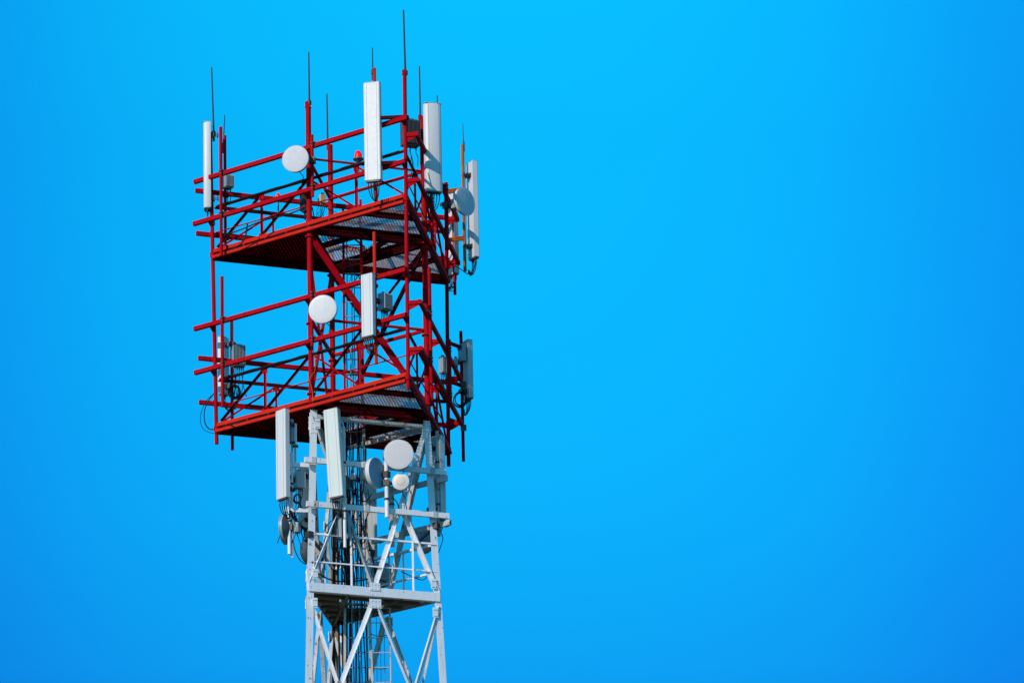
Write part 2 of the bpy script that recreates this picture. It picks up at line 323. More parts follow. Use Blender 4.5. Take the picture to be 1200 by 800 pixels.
# --- red platforms
def tri(R0, z): return {'A': P(R0, tA, z), 'B': P(R0, tB, z), 'C': P(R0, tC, z)}
def platform(zb, R0, dz=.19):
    pe = MB(); c = tri(R0, zb); l = {k: P(R0/2, t, zb) for k, t in (('1', tL1), ('2', tL2), ('3', tL3))}
    # edge beams: lower bar, gap, upper channel
    root = None
    objs = []; shade_webs = []
    for a, b, n, mt in (('A', 'B', tL1, 'orange'), ('B', 'C', tL2, 'red'), ('C', 'A', tL3, 'darkred')):  # orange front and dark back beams have sunlight and shade painted in
        nn = dirv(n); e = (c[b]-c[a]).normalized(); q0 = c[a]+e*.02; q1 = c[b]-e*.02
        m = MB(); m.beam(q0+Z*.031+nn*.045, q1+Z*.031+nn*.045, .06, .062)
        m.beam(q0+Z*.170, q1+Z*.170, .05, .078)
        wb = MB(); wb.beam(q0+Z*.110-nn*.034, q1+Z*.110-nn*.034, .014, .20); shade_webs.append(wb)  # plate added in dark red as the shade inside the beam gap
        for k in range(9):
            q = c[a].lerp(c[b], (k+.5)/9); m.box(q+Z*.10-nn*.0, e, nn, Z, .03, .04, .06)
        objs.append((m, mt))
    m, mt = objs[0]; fr = m.build('platform', mt, T); tag(fr, 'front edge beam of red platform, sunlight painted in as orange')
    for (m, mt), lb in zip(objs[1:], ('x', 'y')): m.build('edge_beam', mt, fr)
    for wb in shade_webs: wb.build('shade_web_plate', 'darkred', fr)
    # floor beams
    def fb(p, q, w=.09, h=.17, mt='darkred', zo=.03):
        m = MB(); d = (q-p).normalized(); s_ = d.cross(Z).normalized()
        m.beam(p+Z*(zo+h/2), q+Z*(zo+h/2), .014, h); m.beam(p+Z*(zo+.006), q+Z*(zo+.006), w, .012); m.beam(p+Z*(zo+h), q+Z*(zo+h), w, .012)
        m.build('floor_beam', mt, fr)
    ins = lambda a, b, t=.02: (a.lerp(b, t), a.lerp(b, 1-t))
    for i, j in (('1', '2'), ('2', '3'), ('3', '1')): fb(*ins(l[i], l[j], .03), w=.12, h=.20, zo=-.03)
    for corner, i, j in (('B', '1', '2'), ('C', '2', '3'), ('A', '3', '1')):
        fb(*ins(c[corner].lerp(l[i], .5), c[corner].lerp(l[j], .5)), w=.07, h=.10, zo=.06)
    fb(l['1'].lerp(l['2'], .5), l['3'].lerp(l['1'], .5), w=.06, h=.1, zo=.06)
    fb(l['1'].lerp(l['2'], .72), l['3'].lerp(l['2'], .28), w=.06, h=.1, zo=.06)
    # ribbed plates in corner A
    pl = MB(); zd = zb+dz
    A_, L1_, L3_ = c['A']+Z*dz, l['1']+Z*dz, l['3']+Z*dz
    pl.add([A_, L1_, L3_, A_+Z*.006, L1_+Z*.006, L3_+Z*.006], [(0, 2, 1), (3, 4, 5), (0, 1, 4, 3), (1, 2, 5, 4), (2, 0, 3, 5)])
    for k in range(1, 40):
        f = k/40; pl.beam(A_.lerp(L1_, f)-Z*.012, A_.lerp(L3_, f)-Z*.012, .016, .024)
    pl.build('ribbed_floor_plate', 'darkred', fr)
    rb = MB()
    for k in range(1, 32):
        f = k/32+.004; rb.beam(A_.lerp(L1_, f)-Z*.020, A_.lerp(L3_, f)-Z*.020, .020, .034)
    rb.build('floor_rib', 'red', fr)
    # open diamond mesh elsewhere
    def mesh_tri(p, q, r_, name='mesh_floor', pitch=.066, skip=None):
        m = MB(); p, q, r_ = p+Z*dz, q+Z*dz, r_+Z*dz
        L = (q-p).length; n = int(L/pitch)
        for (a, b, c2) in ((p, q, r_), (q, r_, p)):
            for k in range(1, n):
                f = k/n
                u, v_ = a.lerp(b, f), a.lerp(c2, f)
                if skip:
                    segs = skip(u, v_)
                else: segs = [(u, v_)]
                for s0, s1 in segs: m.beam(s0, s1, .008, .014)
        for a, b in ((p, q), (q, r_), (r_, p)): m.beam(a, b, .02, .026)
        return m.build(name, 'mesh', fr)
    mesh_tri(l['1'], c['B'], l['2']); mesh_tri(l['2'], c['C'], l['3'])
    hole = lambda u, v_: cut_hole(u, v_)
    mesh_tri(l['1'], l['2'], l['3'], skip=hole)
    # guard rails on three sides
    for a, b, n, mid in (('A', 'B', tL1, '1'), ('B', 'C', tL2, '2'), ('C', 'A', tL3, '3')):
        g = MB(); gd_ = MB(); nn = dirv(n)
        e = (c[b]-c[a]).normalized(); A0, B0 = c[a]+e*.05, c[b]-e*.05
        H = 1.10
        def pt(f, z): return A0.lerp(B0, f)+Z*z-nn*.03
        gd_.angle(pt(0, H), pt(1, H), .06, Z, .008)
        g.tube(pt(0, .57), pt(1, .57), .014, 8)
        for f in (.25, .75): g.angle(pt(f, .2), pt(f, H), .045, nn, .007)
        for f0, f1 in ((.01, .245), (.255, .485)):
            gd_.angle(pt(f0, .24), pt(f1, H-.02), .045, nn, .006)
        for f0, f1 in ((.515, .745), (.755, .99)):
            g.angle(pt(f0, H-.02), pt(f1, .24), .04, nn, .006)
        for f in (.25, .75): g.box(pt(f, H-.06), e, nn, Z, .13, .012, .10)
        for f in (.25, .75, .5): g.box(pt(f, .22), e, nn, Z, .16, .010, .10)
        gr_ = g.build('guard_rail', 'red', fr); gd_.build('guard_rail', 'darkred', fr)  # top rail and left braces use the red with shade painted in
    return fr
def cut_hole(u, v):
    """leave the floor open round the cable ladder in the middle of the tower"""
    d = v-u; Ln = d.length; d = d/Ln; c0 = V((0.0, .12, u.z)); t = (c0-u).dot(d); dist = (u+d*t-c0).length; r = .36
    if dist >= r: return [(u, v)]
    h = math.sqrt(r*r-dist*dist); out = []
    if t-h > .02: out.append((u, u+d*(t-h)))
    if t+h < Ln-.02: out.append((u+d*(t+h), v))
    return out
platform(zU, 2.905); platform(zL, 2.849)
# --- red bracing between the legs
def clipz(p, q, w, h, mt, name='brace', off=0):
    m = MB(); m.beam(p, q, w, h); return m.build(name, mt, T)
for i, (ta, tb) in enumerate(((tL1, tL2), (tL2, tL3), (tL3, tL1))):
    n = dirv((ta+tb)/2 if abs(ta-tb) < 3 else (ta+tb)/2+math.pi)*.0
    big = MB(); p, q = P(RL0, ta, zU-.05), P(RL0, tb, zL+.25); e = (q-p).normalized()
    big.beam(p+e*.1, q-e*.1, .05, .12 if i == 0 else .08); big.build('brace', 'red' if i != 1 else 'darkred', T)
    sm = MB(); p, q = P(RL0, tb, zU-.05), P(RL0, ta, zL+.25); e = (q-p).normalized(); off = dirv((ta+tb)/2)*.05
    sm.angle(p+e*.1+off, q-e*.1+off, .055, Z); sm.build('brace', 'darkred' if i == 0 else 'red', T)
    hz = MB()
    for z in (zL+1.85,): hz.angle(P(RL0, ta, z), P(RL0, tb, z), .06, Z)
    hz.build('brace', 'red', T)
    # short inner frame above the upper platform
    up_ = MB()
    zt = zU+1.55
    up_.angle(P(RL0, ta, zt), P(RL0, tb, zt), .05, Z)
    p, q = P(RL0, ta, zU+.25), P(RL0, tb, zt); e = (q-p).normalized(); 
    up_.build('brace', 'red', T)
# --- antenna rails outside the faces
AB_OFF, BC_OFF, CA_OFF = .14, .25, .16
def rail(face, off, pa, pb, mt, w=.08, h=.09, z=None):
    a, b = hit(face, off, *pa, z=z), hit(face, off, *pb, z=z); zz = (a.z+b.z)/2; a.z = b.z = zz
    m = MB(); m.beam(a, b, w, h); o = m.build('antenna_rail', mt, T)
    return o, a, b, zz
railz = {'AB': [], 'BC': [], 'CA': []}
def bracket(o, face, off, f_t, corner_xy, z, mt='red'):
    """stub and gusset tying a rail to a post or leg"""
    n = dirv(FN[face]); s_ = Z.cross(n); m = MB()
    foot = corner_xy+n*(fdist(face, off)-corner_xy.dot(n)); foot.z = z; base = V((corner_xy.x, corner_xy.y, z))
    m.beam(base+n*.03+Z*.0, foot-n*.028, .05, .085)
    g = .12
    m.add([base+s_*.0+Z*(-.05)+s_*k*.006 for k in (-1, 1)]+[base+s_*k*.006-Z*(.05+g) for k in (-1, 1)]+[foot+s_*k*.006-Z*.05 for k in (-1, 1)],
          [(0, 2, 4), (1, 5, 3), (0, 1, 3, 2), (2, 3, 5, 4), (4, 5, 1, 0)])
    m.build('rail_bracket', mt, o)
def post_xy(t, z): p = P(RC(z), t, z); return p
for pa, pb, mt in (((228, 209), (478, 142.0), 'red'), ((227, 258.5), (476, 192.8), 'red'), ((228, 385.5), (476, 315.5), 'red'), ((228.5, 437), (476, 368.5), 'red')):
    o, a, b, z = rail('AB', AB_OFF, pa, pb, mt); railz['AB'].append(z)
    for t in (tA, tB): bracket(o, 'AB', AB_OFF, 0, post_xy(t, z), z)
    bracket(o, 'AB', AB_OFF, 0, P(RM(z), tL1, z), z)
def rail_between(face, off, z, s_over0, s_over1, mt, ta, tb):
    n = dirv(FN[face]); a = post_xy(ta, z); b = post_xy(tb, z); e = (b-a).normalized()
    f = lambda p: p+n*(fdist(face, off)-p.dot(n))
    m = MB(); m.beam(f(a)-e*s_over0, f(b)+e*s_over1, .07, .09); o = m.build('antenna_rail', mt, T)
    railz[face].append(z)
    for t, p in ((ta, a), (tb, b)): bracket(o, face, off, 0, p, z)
    bracket(o, face, off, 0, P(RM(z), FN[face], z), z)
    return o
zbc = [hit('BC', .12, 486, y).z for y in (169, 220, 357, 409.5)]
for z in zbc: rail_between('BC', BC_OFF, z, .05, .10, 'red', tB, tC)
zca = [hit('CA', CA_OFF, x, y).z for x, y in ((231, 223.5), (231, 273.5), (233, 419.5), (233, 471))]
for z in zca: rail_between('CA', CA_OFF, z, .1, .29, 'darkred' if 0 else 'red', tC, tA)
# --- mounting pipes
def vpipe(face, off, x, yt, yb, mt='red', r=.034, clamps=(), z=None, name='mounting_pipe', label=None):
    a, b = hit(face, off, x, yt, z), hit(face, off, x, yb, z); xy = a; b = V((xy.x, xy.y, b.z))
    m = MB(); m.tube(b, a, r, 12); o = m.build(name, mt, T)
    if label: o['label'] = label
    if clamps:
        n = dirv(FN[face]) if isinstance(face, str) else dirv(face); s_ = Z.cross(n)
        for zc in clamps:
            if b.z-.02 < zc < a.z+.02:
                k = MB()
                for dz_ in (-.035, .035):
                    k.lathe([(r+.001, -.008), (r+.012, -.008), (r+.012, .008), (r+.001, .008)], V((xy.x, xy.y, zc+dz_)), Z, 12)
                k.box(V((xy.x, xy.y, zc))-n*(r+.006), s_, n, Z, .12, .024, .13)
                k.build('clamp', 'clamp', o)
    return xy, b.z, a.z, o
AO = AB_OFF+.075; BO = BC_OFF+.075; CO = CA_OFF+.075
pp = {}
pp['a1'] = vpipe('AB', AO, 258.5, 149, 300, clamps=railz['AB'])
pp['a2'] = vpipe('AB', AO, 365.5, 158, 231, clamps=railz['AB'], mt='red')
pp['a3'] = vpipe('AB', AO, 438.5, 80, 236, clamps=railz['AB'], mt='orange')
pp['a4'] = vpipe('AB', AO, 260.0, 324, 477, clamps=railz['AB'])
pp['a5'] = vpipe('AB', AO, 365.0, 340, 406, clamps=railz['AB'], mt='red')
pp['a6'] = vpipe('AB', AO, 438.5, 272, 427, clamps=railz['AB'], mt='orange')
pp['b1'] = vpipe('BC', BO, 504, 150, 283, clamps=railz['BC'])
pp['b2'] = vpipe('BC', BO, 503, 314, 470, clamps=railz['BC'])
pp['b3'] = vpipe('BC', BO, 526, 398, 470, clamps=railz['BC'], r=.042)
pp['b5'] = vpipe('BC', BO, 522.5, 216, 290, clamps=railz['BC'], r=.042)
pp['c1'] = vpipe('CA', CO, 263.5, 159, 300, clamps=railz['CA'], r=.03)
pp['c2'] = vpipe('CA', CO, 271.5, 376, 527, clamps=railz['CA'], r=.032)
pp['c3'] = vpipe('CA', CO, 540, 388, 540, clamps=railz['CA'], r=.034)
pp['c4'] = vpipe('CA', CO, 531, 236, 345, clamps=railz['CA'], r=.032)
# rusty outrigger beyond corner C with its own pipe
cpt = P(RC(37), tC, 37)
rp = cpt+dirv(R(-25))*.36; rp.x = hity(rp.y, 543.5, 245).x
zt_, zb_ = hity(rp.y, 543, 170).z, hity(rp.y, 544, 318).z
m = MB(); m.tube(V((rp.x, rp.y, zb_)), V((rp.x, rp.y, zt_)), .034, 12); rpo = m.build('mounting_pipe', 'rust', T); rpo['label'] = 'rusty orange antenna pipe beside corner post'
for y in (222, 279):
    m = MB(); za = hity(rp.y, 540, y).z; m.beam(V((cpt.x, cpt.y, za-.1)), V((rp.x, rp.y, za+.0)), .05, .09); m.build('outrigger', 'rust', rpo)
c3 = pp['c3'][0]; cpl = P(RC(zL), tC, zL)
for y in (407, 452, 497):
    m = MB(); za = hity(c3.y, 535, y).z; m.beam(V((cpl.x, cpl.y, za)), V((c3.x, c3.y, za)), .05, .07); m.build('outrigger', 'red', pp['c3'][3])
pp['r'] = (rp, zb_, zt_, rpo)
# small frame behind post B that carries the dark cabinet
for y in (137, 190):
    m = MB()
    zb = zpost(tB, 0, y); pB = P(RC(zb), tB, zb); m.beam(pB, pB-dirv(R(5))*.62, .05, .07); m.build('cabinet_arm', 'darkred', T)

# --- white section: inverted and upright V bracing on three faces
def mid(ta, tb, z): return (P(RM(z), ta, z)+P(RM(z), tb, z))/2
white_faces = ((tL1, tL2), (tL2, tL3), (tL3, tL1))
HP = zL-.06-zW-.12       # panel height
zlev = [zL-.06]
z2 = zW+.12
def panel(ztop, zbot, down_v, near, thick=.07):
    for fi, (ta, tb) in enumerate(white_faces):
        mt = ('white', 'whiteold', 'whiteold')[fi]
        if down_v: apex = mid(ta, tb, zbot); A1, A2 = P(RM(ztop), ta, ztop), P(RM(ztop), tb, ztop); B1, B2 = P(RM(zbot), ta, zbot), P(RM(zbot), tb, zbot)
        else: apex = mid(ta, tb, ztop); A1, A2 = P(RM(zbot), ta, zbot), P(RM(zbot), tb, zbot); B1, B2 = P(RM(ztop), ta, ztop), P(RM(ztop), tb, ztop)
        n = (mid(ta, tb, ztop)*1); n.z = 0; n.normalize()
        for k, (a, b) in enumerate(((A1, B1), (A2, B2))):
            m = MB(); e = (apex-a).normalized()
            m.angle(a+e*.06, apex-e*.03, thick, n, flip=1 if k else -1); m.build('brace', mt if not (fi == 0 and k == 0 and down_v) else 'whiteold', T)
            h = a.lerp(apex, .5); m = MB(); e = (h-b).normalized()
            m.angle(b+e*.06, h, thick*(.75 if k == 0 else 1.0), n, flip=-1 if k else 1); m.build('brace', mt, T)
        if not down_v or not near:
            m = MB(); hA, hB = A1.lerp(apex, .5), A2.lerp(apex, .5); zz = hA.z
            m.angle(P(RM(zz), ta, zz), hA, .05, n); m.angle(P(RM(zz), tb, zz), hB, .05, n); m.build('horizontal_strut', mt, T)
panel(zL-.10, zW+.14, True, True, .085)
ztop = zW-.02; h = 3.75; dv = False
while ztop > 1:
    zb = max(ztop-h, .5)
    panel(ztop, zb, dv, False, .08)
    if not dv or True:
        m = MB()
        for ta, tb in white_faces: m.angle(P(RM(zb), ta, zb), P(RM(zb), tb, zb), .08, Z)
        m.build('horizontal_strut', 'white', T)
    ztop = zb-.02; h *= 1.08; dv = not dv
    if ztop < 1.5: break
# gusset plates with bolts where the white braces meet
def gusset(p, n, wd, ht):
    n = V((n.x, n.y, 0)).normalized(); s_ = Z.cross(n); m = MB(); c = p+n*.055
    m.box(c, s_, Z, n, wd, ht, .012)
    for a in (-.3, 0, .3):
        for b in (-.3, .3): m.lathe([(.013, 0), (.013, .014)], c+s_*wd*a+Z*ht*b+n*.002, n, 6)
    m.build('gusset_plate', 'white', T)
for ta, tb in white_faces:
    for z, wd, ht in ((zW+.20, .22, .16), (zW-.14, .24, .18)):
        p = mid(ta, tb, z); gusset(p, p, wd, ht)
    p1, p2 = P(RM(zL-.15), ta, zL-.15), P(RM(zL-.15), tb, zL-.15); pm = mid(ta, tb, zW+.14)
    for a in (p1, p2): q = a.lerp(pm, .5); gusset(q, pm, .14, .18)
    for a, b in ((ta, tb), (tb, ta)):
        for z in (zL-.32, zW+.36, zW-.22):
            q = P(RM(z), a, z); q2 = P(RM(z), b, z); gusset(q.lerp(q2, .045), pm, .11, .2)
# top ring of the white mast
m = MB()
for ta, tb in white_faces: m.beam(P(RM(zL), ta, zL-.16), P(RM(zL), tb, zL-.16), .06, .09)
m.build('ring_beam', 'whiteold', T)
# --- white platform
wf = MB(); rW = RM(zW)
for ta, tb in ((tL1, tL2),):
    p, q = P(rW+.03, ta, zW+.10), P(rW+.03, tb, zW+.10); e = (q-p).normalized(); n = dirv(tB)
    wf.beam(p+e*.03+n*.02, q-e*.03+n*.02, .02, .175); wf.beam(p+e*.03-n*.03+Z*.080, q-e*.03-n*.03+Z*.080, .1, .014); wf.beam(p+e*.03-n*.03-Z*.080, q-e*.03-n*.03-Z*.080, .1, .014)
WPf = wf.build('platform', 'white', T); WPf['label'] = 'small white platform with brown floor inside the mast'
for ta, tb in ((tL2, tL3), (tL3, tL1)):
    m = MB(); p, q = P(rW+.02, ta, zW+.12), P(rW+.02, tb, zW+.12); e = (q-p).normalized(); m.beam(p+e*.05, q-e*.05, .03, .20); m.build('edge_beam', 'whiteold', WPf)
m = MB(); zd = zW+.10
# floor plate with an opening for ladder and cables
ring_o = [P(rW-.04, t, zd) for t in (tL1, tL2, tL3)]
hp = [V((-.42, -.30, zd)), V((.42, -.30, zd)), V((.30, .38, zd)), V((-.42, .38, zd))]
o1, o2, o3 = ring_o
vs = [o1, o2, o3]+hp; fs = [(0, 1, 4, 3), (1, 2, 5, 4), (2, 0, 3, 6, 5)]
vs2 = [v-Z*.012 for v in vs]; m.add(vs, fs); m.add(vs2, [f[::-1] for f in fs]); m.build('floor_plate', 'plate', WPf)
m = MB()
for k in range(5):
    f = .18+.16*k; a = o1.lerp(o3, f); b = o2.lerp(o3, f); m.beam(a-Z*.04, b-Z*.04, .05, .05)
m.beam(o1.lerp(o2, .3)-Z*.06, o3-Z*.06, .05, .08); m.beam(o1.lerp(o2, .72)-Z*.06, o3-Z*.06, .05, .08)
m.build('floor_beam', 'plate', WPf)
m = MB()
for ta, tb in white_faces:
    n = dirv((ta+tb)/2) if (ta, tb) != (tL3, tL1) else dirv(tA)
    for hz_, r_ in ((1.18, .05), (.62, .035)):
        z = zW+hz_; m.angle(P(RM(z), ta, z), P(RM(z), tb, z), r_, Z)
    for f in (.33, .80):
        a = P(RM(zW), ta, zW+.2).lerp(P(RM(zW), tb, zW+.2), f); m.beam(a, a+Z*1.0, .04, .03)
m.build('guard_rail', 'white', WPf)
# --- white antenna rails
def wrail(face, off, pa, pb, w=.06, h=.11, mt='white'):
    a0 = hit(face, off, *pa, z=31); a, b = hit(face, off, *pa, z=a0.z), hit(face, off, *pb, z=a0.z); zz = (a.z+b.z)/2; a.z = b.z = zz
    m = MB(); m.beam(a, b, w, h); o = m.build('antenna_rail', mt, T); e = (b-a).normalized(); n = dirv(FN[face])
    for f in (.06, .42, .90):
        p = a.lerp(b, f); k = MB(); k.box(p+n*(w/2+.006), e, n, Z, .09, .012, .13); k.build('clamp', 'whiteold', o)
    return zz
wz = [wrail('L12', .13, (357, 537), (523, 555)), wrail('L12', .13, (359, 588), (526, 606.5)),
      wrail('L23', .12, (524, 560), (428, 584), mt='whiteold'), wrail('L23', .12, (528, 612), (436, 634), mt='whiteold')]
for y in (545, 598):
    zz = leg_px(tL1, y); p = P(RM(zz), tL1, zz); m = MB(); m.beam(p+V((-.02, 0, 0)), p+dirv(R(172))*.50, .06, .09); m.build('antenna_arm', 'white', T)
ARM = P(RM(31), tL1, 31)+dirv(R(172))*.40
# --- white pipes
def fpipe(p_xy, x, yt, yb, r=.035, mt='white', label=None):
    a, b = hity(p_xy.y, x, yt), hity(p_xy.y, x, yb); m = MB(); m.tube(V((a.x, a.y, b.z)), a, r, 12); o = m.build('mounting_pipe', mt, T)
    for f in (.3, .7):
        k = MB(); k.lathe([(r+.001, -.02), (r+.012, -.02), (r+.012, .02), (r+.001, .02)], V((a.x, a.y, b.z+(a.z-b.z)*f)), Z, 12); k.build('clamp', 'clamp', o)
    return V((a.x, a.y, 0)), b.z, a.z, o
pipeW1 = fpipe(ARM+V((0, -.02, 0)), 338, 520, 649)
pipeW2 = fpipe(ARM+V((0, .03, 0)), 341.5, 530, 653, r=.03)
fr12 = hit('L12', .22, 404, 585, z=30.5)
pipeW3 = fpipe(fr12, 402.5, 500, 641, r=.032)
fr12b = hit('L12', .22, 452, 580, z=30.5)
pipeW4 = fpipe(fr12b, 452.5, 535, 606, r=.042)
fr12c = hit('L12', -.1, 458.5, 580, z=30.5)
pipeW5 = fpipe(fr12c, 458.5, 570, 640, r=.05, mt='whiteold')
back23 = hit('L23', .2, 512, 560, z=30.5)
pipeW6 = fpipe(back23, 512, 505, 628, r=.035, mt='whiteold')
# --- cable ladder in the middle
cl = MB(); pts_l = [(402, 243), (405, 560), (404, 800)]; pts_r = [(422.5, 234), (427, 560), (436, 800)]
YL = .02
Lp = [hity(YL, *p) for p in pts_l]; Rp = [hity(YL, *p) for p in pts_r]
Lg = V((Lp[2].x-.10, YL, .2)); Rg = V((Rp[2].x+.15, YL, .2))
kL = (zL-.1-Lp[1].z)/(Lp[0].z-Lp[1].z); Lq = Lp[1].lerp(Lp[0], kL); Rq = Rp[1].lerp(Rp[0], (zL-.1-Rp[1].z)/(Rp[0].z-Rp[1].z))
cl.beam(Lq, Lp[0], .05, .05, (0, 1, 0)); cl.beam(Rq, Rp[0], .055, .055, (0, 1, 0))
CLo = cl.build('cable_ladder', 'red', T)
cl2 = MB(); cl2.beam(Lp[2], Lp[1], .05, .05, (0, 1, 0)); cl2.beam(Rp[2], Rp[1], .06, .06, (0, 1, 0)); cl2.beam(Lp[1], Lq, .05, .05, (0, 1, 0)); cl2.beam(Rp[1], Rq, .06, .06, (0, 1, 0)); cl2.beam(Lg, Lp[2], .05, .05, (0, 1, 0)); cl2.beam(Rg, Rp[2], .06, .06, (0, 1, 0)); cl2.build('side_rail', 'whiteold', CLo)
def lad(z, f, dy=0):
    def on(Pt, G):
        seq = [G, Pt[2], Pt[1], Pt[0]]
        for i in range(3):
            if seq[i].z <= z <= seq[i+1].z or i == 2: t = (z-seq[i].z)/(seq[i+1].z-seq[i].z); return seq[i].lerp(seq[i+1], min(max(t, 0), 1))
    a, b = on(Lp, Lg), on(Rp, Rg); q = a.lerp(b, f); return V((q.x, YL+dy, z))
z = zW-7.5; ru = MB()
nr = 0
while z < Lp[0].z:
    ru = MB(); ru.beam(lad(z, 0), lad(z, 1), .022, .022); z += .30; ru.build('rung', 'galv', CLo)
# --- climbing ladder with safety cage below the white platform
LX = lad(zW-1, 1.0)
cg = MB(); xc, yc = LX.x+.30, YL+.22
cgt = hity(YL, 440, 715).z
cl3 = MB()
for dx in (-.02, .36): cl3.tube(V((LX.x+.04+dx, yc-.22, .3)), V((LX.x+.02+dx, yc-.22, cgt+1.2)), .016, 8)
z = .6
while z < cgt+1.1: cl3.tube(V((LX.x+.02, yc-.22, z)), V((LX.x+.40, yc-.22, z)), .010, 6); z += .3
CG = cl3.build('climbing_ladder', 'whiteold', T)
zs = []; z = 2.6
while z < cgt: zs.append(z); z += .66
for z in zs:
    cg.path([V((xc-.17+.34*(.5-.5*math.cos(a*math.pi/8))*1.0, 0, 0))*0+V((xc-.11+.20*math.cos(math.pi*(1-a/8)), yc-.2+.40*math.sin(math.pi*a/8), z)) for a in range(9)], .009, 5, 3)
for a in (1.2, 3, 4, 5, 6.8): cg.tube(V((xc-.11+.20*math.cos(math.pi*(1-a/8)), yc-.2+.40*math.sin(math.pi*a/8), 2.6)), V((xc-.11+.20*math.cos(math.pi*(1-a/8)), yc-.2+.40*math.sin(math.pi*a/8), cgt)), .008, 5)
cg.build('safety_cage', 'galv', CG)

# ------------------------------------------------------------------ feeder cables (top level)
for k in range(12):
    f = .10+.78*((k*5) % 12)/11; dy = (-.05, .05, .09)[k % 3]; m = MB()
    ztop_ = zU+.3-(k % 5)*.75 if k % 2 else zL+.6-(k % 4)*.9
    pts = []; z = .3
    while z < ztop_: pts.append(lad(z, f+.02*math.sin(z*.9+k), dy)+V((.012*math.sin(z*1.7+k*2), .01*math.cos(z*1.3+k), 0))); z += .8
    pts.append(lad(ztop_, f, dy)); m.path(pts, random.choice((.011, .014, .010)), 6, 3)
    gy = k % 4 == 3; o = m.build('feeder_cable', 'greycable' if gy else 'cable', None)
    if gy: tag(o, 'grey-blue feeder cable running up the ladder inside the tower', 'cable', 'grey feeder cables on the cable ladder')
    else: tag(o, 'black feeder cable running up the ladder inside the tower', 'cable', 'black feeder cables on the cable ladder')

for k in range(4):
    a, b = P(RM(zW-2)-.22-.05*k, tL3+R(4*k), 3.0), P(RM(zL)-.20-.05*k, tL3+R(3*k), zL-.4-.3*k); m = MB()
    m.path([a.lerp(b, j/14)+V((.012*math.sin(j*1.3+k), .01*math.cos(j), 0)) for j in range(15)], .021, 7, 3)
    tag(m.build('thick_feeder_cable', 'cable'), 'thick black feeder cable strapped beside the far dark rusty leg', 'cable', 'thick black cables on the far leg')
